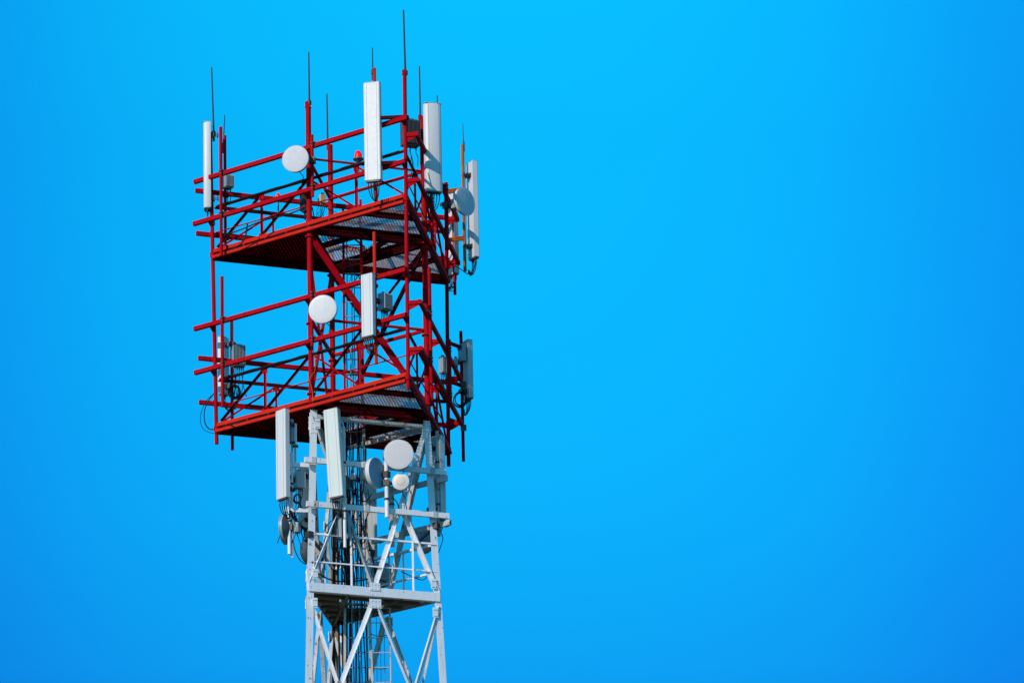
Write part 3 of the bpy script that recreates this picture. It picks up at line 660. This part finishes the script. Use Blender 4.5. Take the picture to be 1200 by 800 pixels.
# ------------------------------------------------------------------ antennas
def jumpers(mb, pts_from, target, sag=.18, r=.009):
    for p in pts_from:
        q = target+V((random.uniform(-.02, .02), random.uniform(-.02, .02), random.uniform(-.05, .05)))
        mdl = (p+q)/2-Z*sag; mb.path([p, p-Z*.07, mdl+(p-q)*.15-Z*.02, q-Z*.05, q+Z*.04], r, 5, 5)
def panel_antenna(label, pxc, ytop, ybot, yplane, w, d, th, pipe=None, style='box', tilt=0, mt='radome', ncab=4, group=None, pipe_dx=0, gap=.12, label_back=None, rru=False):
    """a long panel seen centred on column pxc; its centre stands at depth yplane"""
    top, bot = hity(yplane, pxc if not isinstance(pxc, tuple) else pxc[0], ytop), hity(yplane, pxc if not isinstance(pxc, tuple) else pxc[1], ybot)
    f = dirv(R(th)); s_ = Z.cross(f)
    if isinstance(pxc, tuple): pass
    else: bot.x = (top.x+bot.x)/2; top.x = bot.x
    root = thing('panel_antenna', label, 'antenna', V((bot.x, bot.y, bot.z)), group)
    ax = (top-bot).normalized()
    if style == 'box':
        c = .18*d; pr = [(-w/2, -d/2), (w/2, -d/2), (w/2, d/2-c), (w/2-c*.3, d/2-c*.3), (w/2-c, d/2), (-w/2+c, d/2), (-w/2+c*.3, d/2-c*.3), (-w/2, d/2-c)]
    else:
        pr = [(-w/2*.94, -d/2), (w/2*.94, -d/2), (w/2, -d*.35)]
        for k in range(13):
            a = math.pi*k/12; pr.append((w/2*math.copysign(abs(math.cos(a))**.55, math.cos(a)), -d*.05+d*.55*math.sin(a)**.8 if k not in (0, 12) else -d*.05))
        pr.append((-w/2, -d*.35))
    def ring(p, sc): return [p+s_*(a*sc)+f*(b*sc) for a, b in pr]
    m = MB(); H = (top-bot).length; lv = [(bot, .97), (bot+ax*.012, 1), (top-ax*.012, 1), (top, .95)]
    n = len(pr); vs = []
    for p, sc in lv: vs += ring(p, sc)
    fs = [(i*n+k, i*n+(k+1) % n, (i+1)*n+(k+1) % n, (i+1)*n+k) for i in range(3) for k in range(n)]+[tuple(range(n-1, -1, -1)), tuple(range(3*n, 4*n))]
    m.add(vs, fs, [style != 'box']*(3*n)+[False, False]); rad = m.build('radome', mt, root)
    # seams along the shell
    sm = MB()
    for a in (-.30, .30): sm.box((bot+top)/2+s_*w*a+f*(d/2-.0005 if style == 'box' else d*.455), s_, ax, f, .006, H*.985, .006)
    sm.build('seam', 'greybox', rad)
    m = MB(); m.box(bot-ax*.012, s_, ax, f, w*.86, .028, d*.8, .01); cap = m.build('end_cap', 'darkbox', root)
    m = MB(); m.box(top+ax*.004, s_, ax, f, w*.97, .016, d*.95, .01); m.build('top_cap', 'greybox', root)
    cs = [bot-ax*.02+s_*(w*(-.32+.64*k/max(ncab-1, 1))) for k in range(ncab)]
    for c_ in cs: m = MB(); m.tube(c_+ax*.01, c_-ax*.06, .014, 8); m.build('connector', 'clamp', cap)
    tgt = bot-f*(d/2+gap*.8)-Z*.28
    m = MB(); jumpers(m, [c_-ax*.05 for c_ in cs], tgt, .14, .010); m.build('jumper_cable', 'cable', root)
    # brackets
    for hh in (.12, .86):
        m = MB(); p = bot.lerp(top, hh)-f*(d/2)
        m.box(p-f*.012, s_, Z, f, w*.5, .09, .024); m.box(p-f*(gap*.5), s_, f, Z, .05, gap, .06); m.box(p-f*(gap-.005), s_, Z, f, .13, .10, .02); m.box(p-f*(gap+.07), s_, Z, f, .13, .08, .014)
        for a in (-.055, .055): m.tube(p-f*(gap-.02)+s_*a, p-f*(gap+.10)+s_*a, .007, 6)
        m.build('bracket', 'clamp', root)
    if rru:
        m = MB(); p = bot.lerp(top, .78)-f*(d/2+.07); m.box(p, s_, Z, f, w*.75, .36, .10, .01); m.build('filter_unit', 'greybox', root)
    return root, bot, top, f, s_
def yof(p): return p.y
# depth planes taken from the pipes they hang on
def on(pipe, th, dist): return (pipe[0]+dirv(R(th))*dist).y
pA = P(2.9, tA, 0)
panel_antenna('slim white rounded panel antenna on the left corner of the upper platform, seen edge-on', 243, 145, 245, pA.y-.02, .26, .155, 182, style='round', ncab=3, gap=.06)
panel_antenna('tallest white panel antenna, facing forward on the upper front rails', 437, 98, 212, on(pp['a3'], 108, .17), .335, .13, 106, style='box', ncab=5)
panel_antenna('broad white rounded panel antenna on the right side of the upper rails', 507.5, 122.5, 225, on(pp['b1'], 72, .19), .35, .17, 74, style='round', ncab=5)
panel_antenna('white panel antenna farthest right, on the rusty orange pipe', 554.5, 191, 303, pp['r'][0].y+.05, .30, .13, -24, mt='radome', ncab=4, gap=.07)
panel_antenna('pale panel antenna partly hidden behind the blue-grey dish at the right corner', 530, 229, 322, pp['c4'][0].y+.1, .30, .12, -38, mt='radome', ncab=5)
panel_antenna('short white panel antenna with a grey box behind it, on the lower front rails', 431.5, 322, 394, on(pp['a6'], 125, .15), .275, .10, 126, ncab=5)
panel_antenna('short weathered panel antenna at the right corner of the lower platform', 548.5, 400, 467, pp['c3'][0].y+.02, .25, .12, -28, mt='radomeold', ncab=4, rru=True, gap=.06)
panel_antenna('small white panel antenna behind the left corner post of the lower platform', 261.5, 396, 462, pp['c2'][0].y+.1, .24, .14, 206, mt='radome', ncab=4)
panel_antenna('tall white panel antenna left of the white mast, below the lower platform', 331.2, 481, 584, on(pipeW1, 140, .2), .30, .11, 140, mt='radome', ncab=4)
panel_antenna('tall pale-green leaning panel antenna just right of the front-left white leg', (388.5, 395.0), 480, 582, on(pipeW3, 120, .2), .325, .11, 122, mt='radomegreen', ncab=5)
panel_antenna('tall green-tinted panel antenna behind the right white leg', 514.5, 512, 610, back23.y+.12, .30, .13, -33, mt='radomeold', ncab=4)
panel_antenna('teal-shaded panel antenna hanging behind the middle of the white mast', 433, 548, 664, 1.05, .28, .12, 262, mt='radomeold', ncab=3)
panel_antenna('dark teal-shaded panel antenna behind the front-left white leg', 356, 549, 618, ARM.y+.45, .26, .12, 215, mt='radomeold', ncab=3)
# two thin stick antennas beside the left white leg
for x, yt, yb, lb, mt in ((342.3, 491, 517, 'grey-blue thin stick antenna, the taller of the pair left of the white mast', 'greybox'), (346, 496, 521, 'bright white thin stick antenna, the shorter of the pair left of the white mast', 'radome')):
    a, b = hity(ARM.y+.05, x, yt), hity(ARM.y+.05, x, yb); root = thing('stick_antenna', lb, 'antenna', b, 'thin stick antennas left of the white mast')
    m = MB(); m.lathe([(.03, 0), (.033, .02), (.033, (a-b).z-.01), (.02, (a-b).z)], b, Z, 16); m.build('radome', mt, root)
    m = MB(); m.tube(b-Z*.62, b, .022, 10); m.build('stem', 'whiteold', root)
    m = MB(); m.box(b-Z*.03, V((1, 0, 0)), Z, V((0, 1, 0)), .12, .03, .1); m.build('clamp', 'clamp', root)

# ------------------------------------------------------------------ dishes
def dish(label, px, py, rpx, th, y, depth=.14, dome=.012, el=0, mt='dish', stain=False, mount=None, sc=61.5, shroud='radome', unit=True  , back='greybox'):
    c = hity(y, px, py); r = rpx/sc; f = (dirv(R(th))*math.cos(R(el))+Z*math.sin(R(el))).normalized(); s_ = Z.cross(f).normalized(); u = f.cross(s_)
    root = thing('microwave_dish', label, 'dish antenna', c-Z*r)
    m = MB(); m.lathe([(r, -.012), (r*1.0, 0), (r*.93, .004), (r*.7, dome*.5), (r*.35, dome*.85), (.004, dome)], c, f, 48); ra = m.build('dish_cover', mt, root)
    if stain:
        m = MB(); m.lathe([(r*.60, dome*.62+.001), (r*.56, dome*.7+.002), (r*.3, dome*.88+.002), (.004, dome+.004)], c, f, 32); m.build('stain', 'beige', ra)
    m = MB(); m.lathe([(r*.90, -depth), (r*1.0, -depth*.92), (r*1.005, -.014), (r*1.03, -.014), (r*1.03, -.0005), (r*1.002, -.0003), (r*.985, -.02), (r*.88, -depth*.9)], c, f, 48); m.build('rim', shroud, root)
    m = MB(); m.lathe([(r*.99, -depth*.93), (r*.8, -depth-.05*r/.3), (r*.45, -depth-.10*r/.3), (.06, -depth-.125*r/.3), (.055, -depth-.17*r/.3)], c, f, 40); m.build('reflector', back, root)
    hub = c-f*(depth+.15*r/.3)
    if unit:
        m = MB(); m.box(hub-f*.06, s_, u, f, .17, .19, .10, .015); m.build('radio_unit', 'greybox', root)
        m = MB(); m.path([hub-f*.06-u*.1, hub-f*.08-u*.2, hub-f*.12-u*.28+s_*.05, hub-f*.16-u*.45], .008, 5); m.build('cable', 'cable', root)
    if mount is not None:
        mp = V((mount.x, mount.y, hub.z)); m = MB(); m.beam(hub, mp, .05, .06); m.box(mp, s_, Z, f, .12, .12, .12); m.build('bracket', 'clamp', root)
    return root
dish('round white dish on the upper front rail, left of the tallest panel antenna', 346, 186, 16.4, 106, pp['a2'][0].y-.16, .10, mount=pp['a2'][0], el=-3, shroud='greybox')
dish('round white dish on the lower front rail, in front of the front leg', 378, 362, 17.2, 104, pp['a5'][0].y-.16, .10, mount=pp['a5'][0], el=-3, shroud='greybox', mt='radome')
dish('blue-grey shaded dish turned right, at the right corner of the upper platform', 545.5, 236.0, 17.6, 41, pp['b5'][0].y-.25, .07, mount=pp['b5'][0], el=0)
dish('largest flat pinkish-white dish under the lower platform, facing forward', 467, 532, 17.8, 97, pipeW4[0].y-.24, .12, mount=pipeW4[0], el=-6, shroud='greybox')
dish('smallest white dish with a beige centre stain, below the pinkish-white dish', 469.5, 563.8, 10.0, 100, pipeW4[0].y-.10, .11, dome=.03, stain=True, mount=pipeW4[0], mt='radome')
dish('deep drum dish turned right with a blue shaded face, left of the pinkish-white dish', 442.3, 554, 18.5, 33, pipeW4[0].y-.12, .10, mount=pipeW4[0], shroud='radome', mt='shaded_dish')
dish('dark dish seen edge-on at the far left of the white mast', 332.5, 620, 18.2, 199, ARM.y+.12, .07, mount=V((ARM.x, ARM.y, 0)), unit=True, back='darkbox', shroud='greybox', mt='shaded_dish')  # cover and back coloured dark for the side turned from the sun
dish('blue-shaded drum dish seen from behind, above the right part of the white platform', 448, 674, 15.5, 287, .80, .16, mount=V((.35, .45, 0)), shroud='greybox', unit=False)
dish('dark drum dish behind the front-left white leg, above the white platform', 364, 647, 17.0, 228, .10, .14, mount=P(RM(30), tL1, 0), shroud='darkbox', unit=True, back='darkbox')
dish('dark-backed dish behind the right white leg, just under the end of the second white rail', 498, 636, 13.5, 300, .95, .12, mount=P(RM(30), tL2, 0), shroud='greybox', unit=False, back='greybox')

# ------------------------------------------------------------------ equipment boxes
def rbox(label, px, py, wpx, hpx, y, th, d=.16, mt='greybox', name='radio_unit', cat='radio unit', fins=True, cables=4, w=None, group=None, mount=None, drop=.35):
    c = hity(y, px, py); h_ = hpx/57; w_ = w or wpx/61; f = dirv(R(th)); s_ = Z.cross(f)
    root = thing(name, label, cat, c-Z*h_/2, group)
    m = MB(); m.box(c, s_, f, Z, w_, d*.72, h_, .012); body = m.build('housing', mt, root)
    if fins:
        m = MB(); n = max(4, int(w_/.028))
        for k in range(n): m.box(c+s_*(w_*(-.44+.88*k/(n-1)))+f*(d*.36+d*.13), s_, f, Z, .008, d*.26, h_*.9)
        m.build('cooling_fin', mt, body)
    m = MB(); m.box(c+Z*(h_/2+.02), s_, f, Z, w_*.5, .02, .04); m.build('handle', 'clamp', root)
    m = MB()
    for k in range(cables): m.tube(c-Z*(h_/2)+s_*w_*(-.35+.7*k/max(1, cables-1)), c-Z*(h_/2+.06)+s_*w_*(-.35+.7*k/max(1, cables-1)), .013, 8)
    if cables: m.build('connector', 'clamp', root)
    m = MB()
    for k in range(cables):
        p = c-Z*(h_/2+.05)+s_*w_*(-.35+.7*k/max(1, cables-1)); q = p-Z*drop+s_*random.uniform(-.08, .08)-f*random.uniform(.02, .12)
        m.path([p, p-Z*.08, (p+q)/2+V((random.uniform(-.05, .05), 0, 0)), q], .008, 5)
    if cables: m.build('cable', 'cable', root)
    b = c-f*(d*.36); mp = V((mount.x, mount.y, c.z)) if mount is not None else b-f*.12
    if (mp-b).length > .45: mp = b+(mp-b).normalized()*.45
    m = MB(); m.beam(b, mp, .05, .10); m.box(b-f*.008, s_, f, Z, w_*.5, .012, h_*.6); m.build('bracket', 'clamp', root)
    return root
rbox('grey radio unit with a vented side by the left corner of the upper platform', 266.5, 213.5, 12, 16, pp['c1'][0].y-.1, 60, mount=pp['c1'][0], cables=3, drop=.2, d=.2)
rbox('large dark equipment cabinet near the top right corner post of the cage', 480.5, 156.5, 22, 32, -.55, 66, d=.24, mt='darkbox', name='equipment_cabinet', cat='cabinet', fins=True, cables=3, mount=P(RL0, tL2, 0), drop=.3)
rbox('dark radio unit behind the front leg, just above the upper platform floor', 358.5, 236, 10, 26, P(RL0, tL1, 0).y+.25, 150, mt='darkbox', cables=4, mount=P(RL0, tL1, 0), drop=.2)
rbox('small beige junction box inside the upper guard rail, right of the front leg', 378, 233, 7, 10, 0.1-.4, 60, mt='beigebox', name='junction_box', cat='junction box', fins=False, cables=3, d=.1, drop=.35)
rbox('blue-grey radio unit right behind the short panel antenna of the lower front rails', 450.5, 354.5, 14, 20, pp['a6'][0].y+.18, 45, cables=5, mount=pp['a6'][0], d=.2)
rbox('grey square radio unit on the left side of the lower platform, above the rail', 279.5, 417.5, 16, 25, pp['c2'][0].y-.1, 80, cables=6, mount=pp['c2'][0], drop=.55, d=.22)
rbox('small teal-shaded radio unit inside the right corner of the lower platform', 519, 428, 8.5, 20, 1.1, 50, cables=3, mount=pp['c3'][0], d=.14)
rbox('smallest grey radio unit between the two pipes at the right of the lower cage', 534, 424, 5.5, 9, pp['c3'][0].y-.02, 90, cables=2, mount=pp['c3'][0], d=.12, drop=.15, fins=False)
rbox('teal-shaded radio unit on the arm left of the white leg', 350.5, 562.5, 12, 19, ARM.y+.15, 62, cables=4, mount=ARM, d=.24, fins=False)
rbox('pale blue radio unit behind the white pipe below the leaning panel antenna', 402, 619, 19, 24, pipeW3[0].y+.22, 95, cables=6, mount=pipeW3[0], d=.14, fins=False, drop=.5, mt='greybox')
rbox('tiny white unit in the middle of the white mast, left of the drum dish', 413.5, 558, 6.5, 7, -.25, 110, cables=2, mount=V((.0, .02, 0)), d=.1, fins=False, drop=.3, mt='radome')
rbox('grey radio unit inside the mast, right of the leaning panel antenna', 405.5, 566, 8, 14, -.1, 60, cables=4, mount=V((-.2, .02, 0)), d=.16, drop=.5)
rbox('small weathered radio unit right of the right leg, just above the upper platform', 505, 247, 8, 16, P(2.9, tC, 0).y-.7, 100, cables=3, mt='radomeold', d=.14, drop=.3)

# ------------------------------------------------------------------ whips and beacons
def whip(label, x0, y0, x1, y1, yplane, r=.019, cross=None):
    """(x0,y0) tip, (x1,y1) foot"""
    a, b = hity(yplane, x0, y0), hity(yplane, x1, y1); root = thing('whip_antenna', label, 'whip antenna', b, 'thin rods on top of the tower')
    m = MB(); m.tube(b, a, r, 8, r*.7); m.build('rod', 'steel', root)
    m = MB(); m.lathe([(r*1.1, -.02), (r*2.3, -.015), (r*2.3, .06), (r*1.1, .09)], b, (a-b).normalized(), 10); m.build('base', 'clamp', root)
    m = MB(); m.box(b-Z*.07, V((1, 0, 0)), Z, V((0, 1, 0)), .05, .14, .03); m.build('clamp', 'clamp', root)
whip('thin rod above the left corner of the cage, beside the slim panel antenna', 248, 79, 250.5, 158, P(2.9, tA, 0).y)
whip('short thin rod just right of the left corner post', 263.3, 135, 261.6, 172, pp['c1'][0].y, r=.015)
whip('long rod standing on the slanted top of the front-left leg', 361.8, 61, 362.5, 122, P(RL0, tL1, 0).y)
whip('thin rod on the far leg, right of the upper round dish', 383, 110, 384, 168, P(RL0, tL3, 0).y)
whip('short rod rising behind the tallest panel antenna', 436.3, 56, 436.8, 86, pp['a3'][0].y, r=.015)
whip('longest rod, reaching the highest point of the tower', 472.8, 12, 475.0, 87, P(2.9, tB, 0).y, r=.022)
whip('thin rod on the slanted top of the right leg', 491.5, 78, 492.5, 139, P(RL0, tL2, 0).y)
whip('short rod rising just behind the broad rounded panel antenna', 512.3, 112, 512.5, 140, pp['b1'][0].y+.05, r=.015)
whip('short rod on top of the rusty orange pipe', 542.3, 145, 543.3, 170, pp['r'][0].y, r=.010)
def beacon(label, x, ytop, ybot, yplane, mt='lampred', s=1.0):
    a, b = hity(yplane, x, ytop), hity(yplane, x, ybot); h = a.z-b.z; root = thing('warning_light', label, 'warning light', b)
    m = MB(); m.lathe([(.055*s, .30*h), (.075*s, .36*h), (.075*s, .62*h), (.055*s, .86*h), (.03*s, .97*h), (.004, h)], b, Z, 20); m.build('lens', mt, root)
    m = MB(); m.lathe([(.03*s, -.02), (.04*s, .0), (.105*s, .20*h), (.10*s, .30*h), (.05*s, .32*h)], b, Z, 20); m.build('base', 'darkbox', root)
    m = MB(); m.tube(b-Z*.30, b, .016, 8); m.build('stem', 'clamp', root)
beacon('red dome warning light on the inner upper rail, left of the tallest panel antenna', 420, 176.5, 190, P(RL0, tL1, 0).y+.35, s=1.05)
beacon('small red warning light on the handrail left of the front leg', 326, 226, 236, -.05, s=.62)

# ------------------------------------------------------------------ loose cables
def coil(label, x, y, rpx, yplane, th=90, turns=4, mt='cable'):
    c = hity(yplane, x, y); f = dirv(R(th)); s_ = Z.cross(f); m = MB(); pts = []
    for k in range(turns*12+1):
        a = 2*math.pi*k/12; r = rpx/60*(1+.10*math.sin(k*.37)+.12*math.sin(k*.11)); pts.append(c+s_*r*math.cos(a)*(.95+.05*math.sin(k))+Z*r*math.sin(a)*1.1+f*(.012*math.sin(k*.9)))
    m.path(pts, .011, 5, 2); tag(m.build('cable_coil', mt), label, 'cable coil')
coil('black cable coil tied under the grey radio unit at the left of the lower platform', 275, 459, 7.0, pp['c2'][0].y-.1, 80, 5)
coil('black cable coil hanging on the pipe at the right of the lower platform', 539.5, 468, 7.8, pp['c3'][0].y-.08, 95, 4)
coil('small black cable coil by the left white leg, under the arm', 348.5, 584, 4.5, ARM.y-.1, 110, 4)
def cable(label, pts, r=.010, mt='cable', name='loose_cable'):
    m = MB(); m.path([hity(y, a, b) if y is not None else V(a) for a, b, y in pts], r, 6, 6); tag(m.build(name, mt), label, 'cable')
ya = P(2.9, tA, 0).y
cable('outermost thin cable loop hanging left of the lower platform corner', [(250, 462, ya-.05), (243, 468, ya-.05), (236, 482, ya-.05), (235, 495, ya-.05), (240, 504, ya-.05), (252, 508, ya-.03)], .007)
cable('thicker inner cable loop hanging left of the lower platform corner', [(252, 459, ya), (244, 470, ya-.05), (239.5, 482, ya-.06), (240.5, 496, ya-.05), (247, 503, ya), (258, 500, ya+.1), (280, 495, -.35)], .012)
cable('cable loop trailing from the bottom of the rusty pipe towards the cage', [(523, 306, cpt.y-.1), (533, 311, rp.y-.15), (542, 317, rp.y-.05), (549, 321, rp.y), (555, 315, rp.y+.03), (558.5, 305, rp.y+.05)], .009)
cable('cable loop under the half-hidden panel antenna at the right corner', [(522, 334, cpt.y), (527, 341, pp['c4'][0].y+.05), (533, 338, pp['c4'][0].y+.05), (534, 322, pp['c4'][0].y+.05)], .009)
# cables lying along the upper and lower front handrails and edge beams
for zb, R0, nm in ((zU, 2.905, 'upper'), (zL, 2.849, 'lower')):
    A_, B_ = P(R0, tA, zb), P(R0, tB, zb); n = dirv(tL1)
    m = MB()
    pts = [A_.lerp(B_, .03+.94*k/24)+Z*(1.11+.006*math.sin(k*1.9))+n*(.005*math.sin(k*2.3)+.010) for k in range(25)]
    m.path(pts, .020, 6, 3); tag(m.build('handrail_cable', 'cable'), 'black cable tied along the %s front handrail' % nm, 'cable')
    m = MB(); pts = [A_.lerp(B_, .04+.92*k/20)+Z*(.096+.010*math.sin(k*1.3))+n*.045 for k in range(21)]
    m.path(pts, .009, 5, 3); tag(m.build('edge_cable', 'cable'), 'thin black cable along the front edge beam of the %s platform' % nm, 'cable')
cable('sagging black cable crossing the left half of the upper guard rail', [(263, 276, -.35), (285, 268, -.6), (310, 258, -.8), (335, 252, -.95), (353, 245, -1.05), (360, 241, -1.08)], .014)
cable('black cable dropping in an arc from the sagging cable to the left platform edge', [(290, 262, -.6), (288, 275, -.6), (283, 285, -.6), (272, 292, -.5)], .016)
cable('black cable hanging from the front leg to the cage floor, above the upper platform', [(366, 243, -1.1), (370, 262, -.9), (377, 270, -.6), (383, 262, -.4)], .011)
cable('thin orange cable running down the front leg of the lower cage', [(364, 405, -1.15), (369, 420, -1.15), (369, 434, -1.15), (363, 444, -1.18), (366, 458, -1.17), (367, 478, -1.15)], .009, 'rust')
cable('thick black cable bundle slanting from the left arm to the white leg', [(340, 598, ARM.y-.06), (344, 606, ARM.y-.02), (351, 614, ARM.y+.1), (358, 622, ARM.y+.25), (362, 640, ARM.y+.4)], .026)
cable('thin cable arc hanging between the left dish and the white leg', [(343, 632, ARM.y), (346, 645, ARM.y), (351, 655, ARM.y+.1), (358, 661, ARM.y+.2)], .010)
cable('black cable crossing the white platform just above its floor', [(372, 671, -.5), (385, 678, -.4), (400, 681, -.3), (420, 680, -.2), (436, 678, 0), (452, 681, .2)], .014)
cable('black cable drooping across the right half of the white platform', [(470, 669, .1), (485, 676, .1), (495, 679, .0), (501, 675, -.1)], .009)
cable('black cable dangling beside the right white leg under the rail ends', [(518, 615, .6), (516, 622, .6), (519, 630, .6), (516, 641, .5), (512.5, 650, .3)], .010)
cable('black cable looping below the drum dish to the rail', [(436, 578, -.5), (430, 586, -.45), (424, 587, -.4), (418, 585, -.2)], .011)
cable('black cable arcing from the stained dish down to the second white rail', [(460, 583, -.5), (465, 588, -.55), (467.5, 597, -.6), (463, 606, -.55)], .010)
cable('black drop cable from the cabinet down the top right corner post', [(480, 176, -2.3), (484, 192, -2.3), (482, 204, -2.4), (478, 214, -2.55)], .010)
for k in range(7):
    x = 391+k*2.7; m = MB(); y0 = pipeW3[0].y+.1
    m.path([hity(y0, x, 590+random.uniform(-3, 3)), hity(y0+.05, x+random.uniform(-3, 3), 602), hity(y0+.1, x+random.uniform(-3, 4), 640), hity(-.1, 402+k*2.5, 668), hity(.0, 404+k*2.4, 700)], .010, 5)
    tag(m.build('jumper_bundle_cable', 'cable'), 'black jumper cable dropping from the radio units into the white platform opening', 'cable', 'black jumper cables above the white platform')
def tangle(n, label, group, box, yr, r=.009, vert=.7):
    x0, y0, x1, y1 = box
    for k in range(n):
        m = MB(); x = random.uniform(x0, x1); pts = []; nn_ = random.randint(4, 6); yy = random.uniform(*yr); top = random.uniform(y0, y0+(y1-y0)*.4); L = random.uniform(.35, 1)*(y1-top)
        for j in range(nn_):
            pts.append(hity(yy+random.uniform(-.05, .05), x, top+L*j/(nn_-1))); x += random.uniform(-1, 1)*(1-vert)*22
        m.path(pts, r*random.choice((.8, 1, 1.4)), 5, 5); tag(m.build('loose_cable', 'cable'), label, 'cable', group)
tangle(20, 'black loose cable in the tangle round the cable ladder, above the white platform', 'tangled cables above the white platform', (398, 570, 434, 692), (-.35, .15))
tangle(9, 'black loose cable hanging behind the leaning pale-green panel antenna', 'cables behind the leaning panel antenna', (386, 580, 412, 660), (-.8, -.4), vert=.6)
tangle(9, 'black loose cable hanging beside the pipes left of the white leg', 'cables left of the white leg', (339, 575, 356, 640), (ARM.y-.1, ARM.y+.2), vert=.7)
tangle(5, 'black loose cable hanging under the middle of the upper platform', 'cables under the upper platform', (400, 290, 424, 345), (-.25, .25), r=.008, vert=.78)
tangle(5, 'black loose cable between the leg tops under the lower platform', 'cables under the lower platform', (396, 486, 430, 560), (-.3, .2), r=.009, vert=.8)
tangle(4, 'black loose cable at the foot of the small beige box', 'cables by the beige box', (370, 236, 392, 268), (-.5, -.1), r=.007, vert=.6)
for o in COL.objects:
    if o.type == 'MESH' and o.parent is None and 'kind' not in o and 'category' not in o: print('untagged', o.name)
print('objects', len(COL.objects))
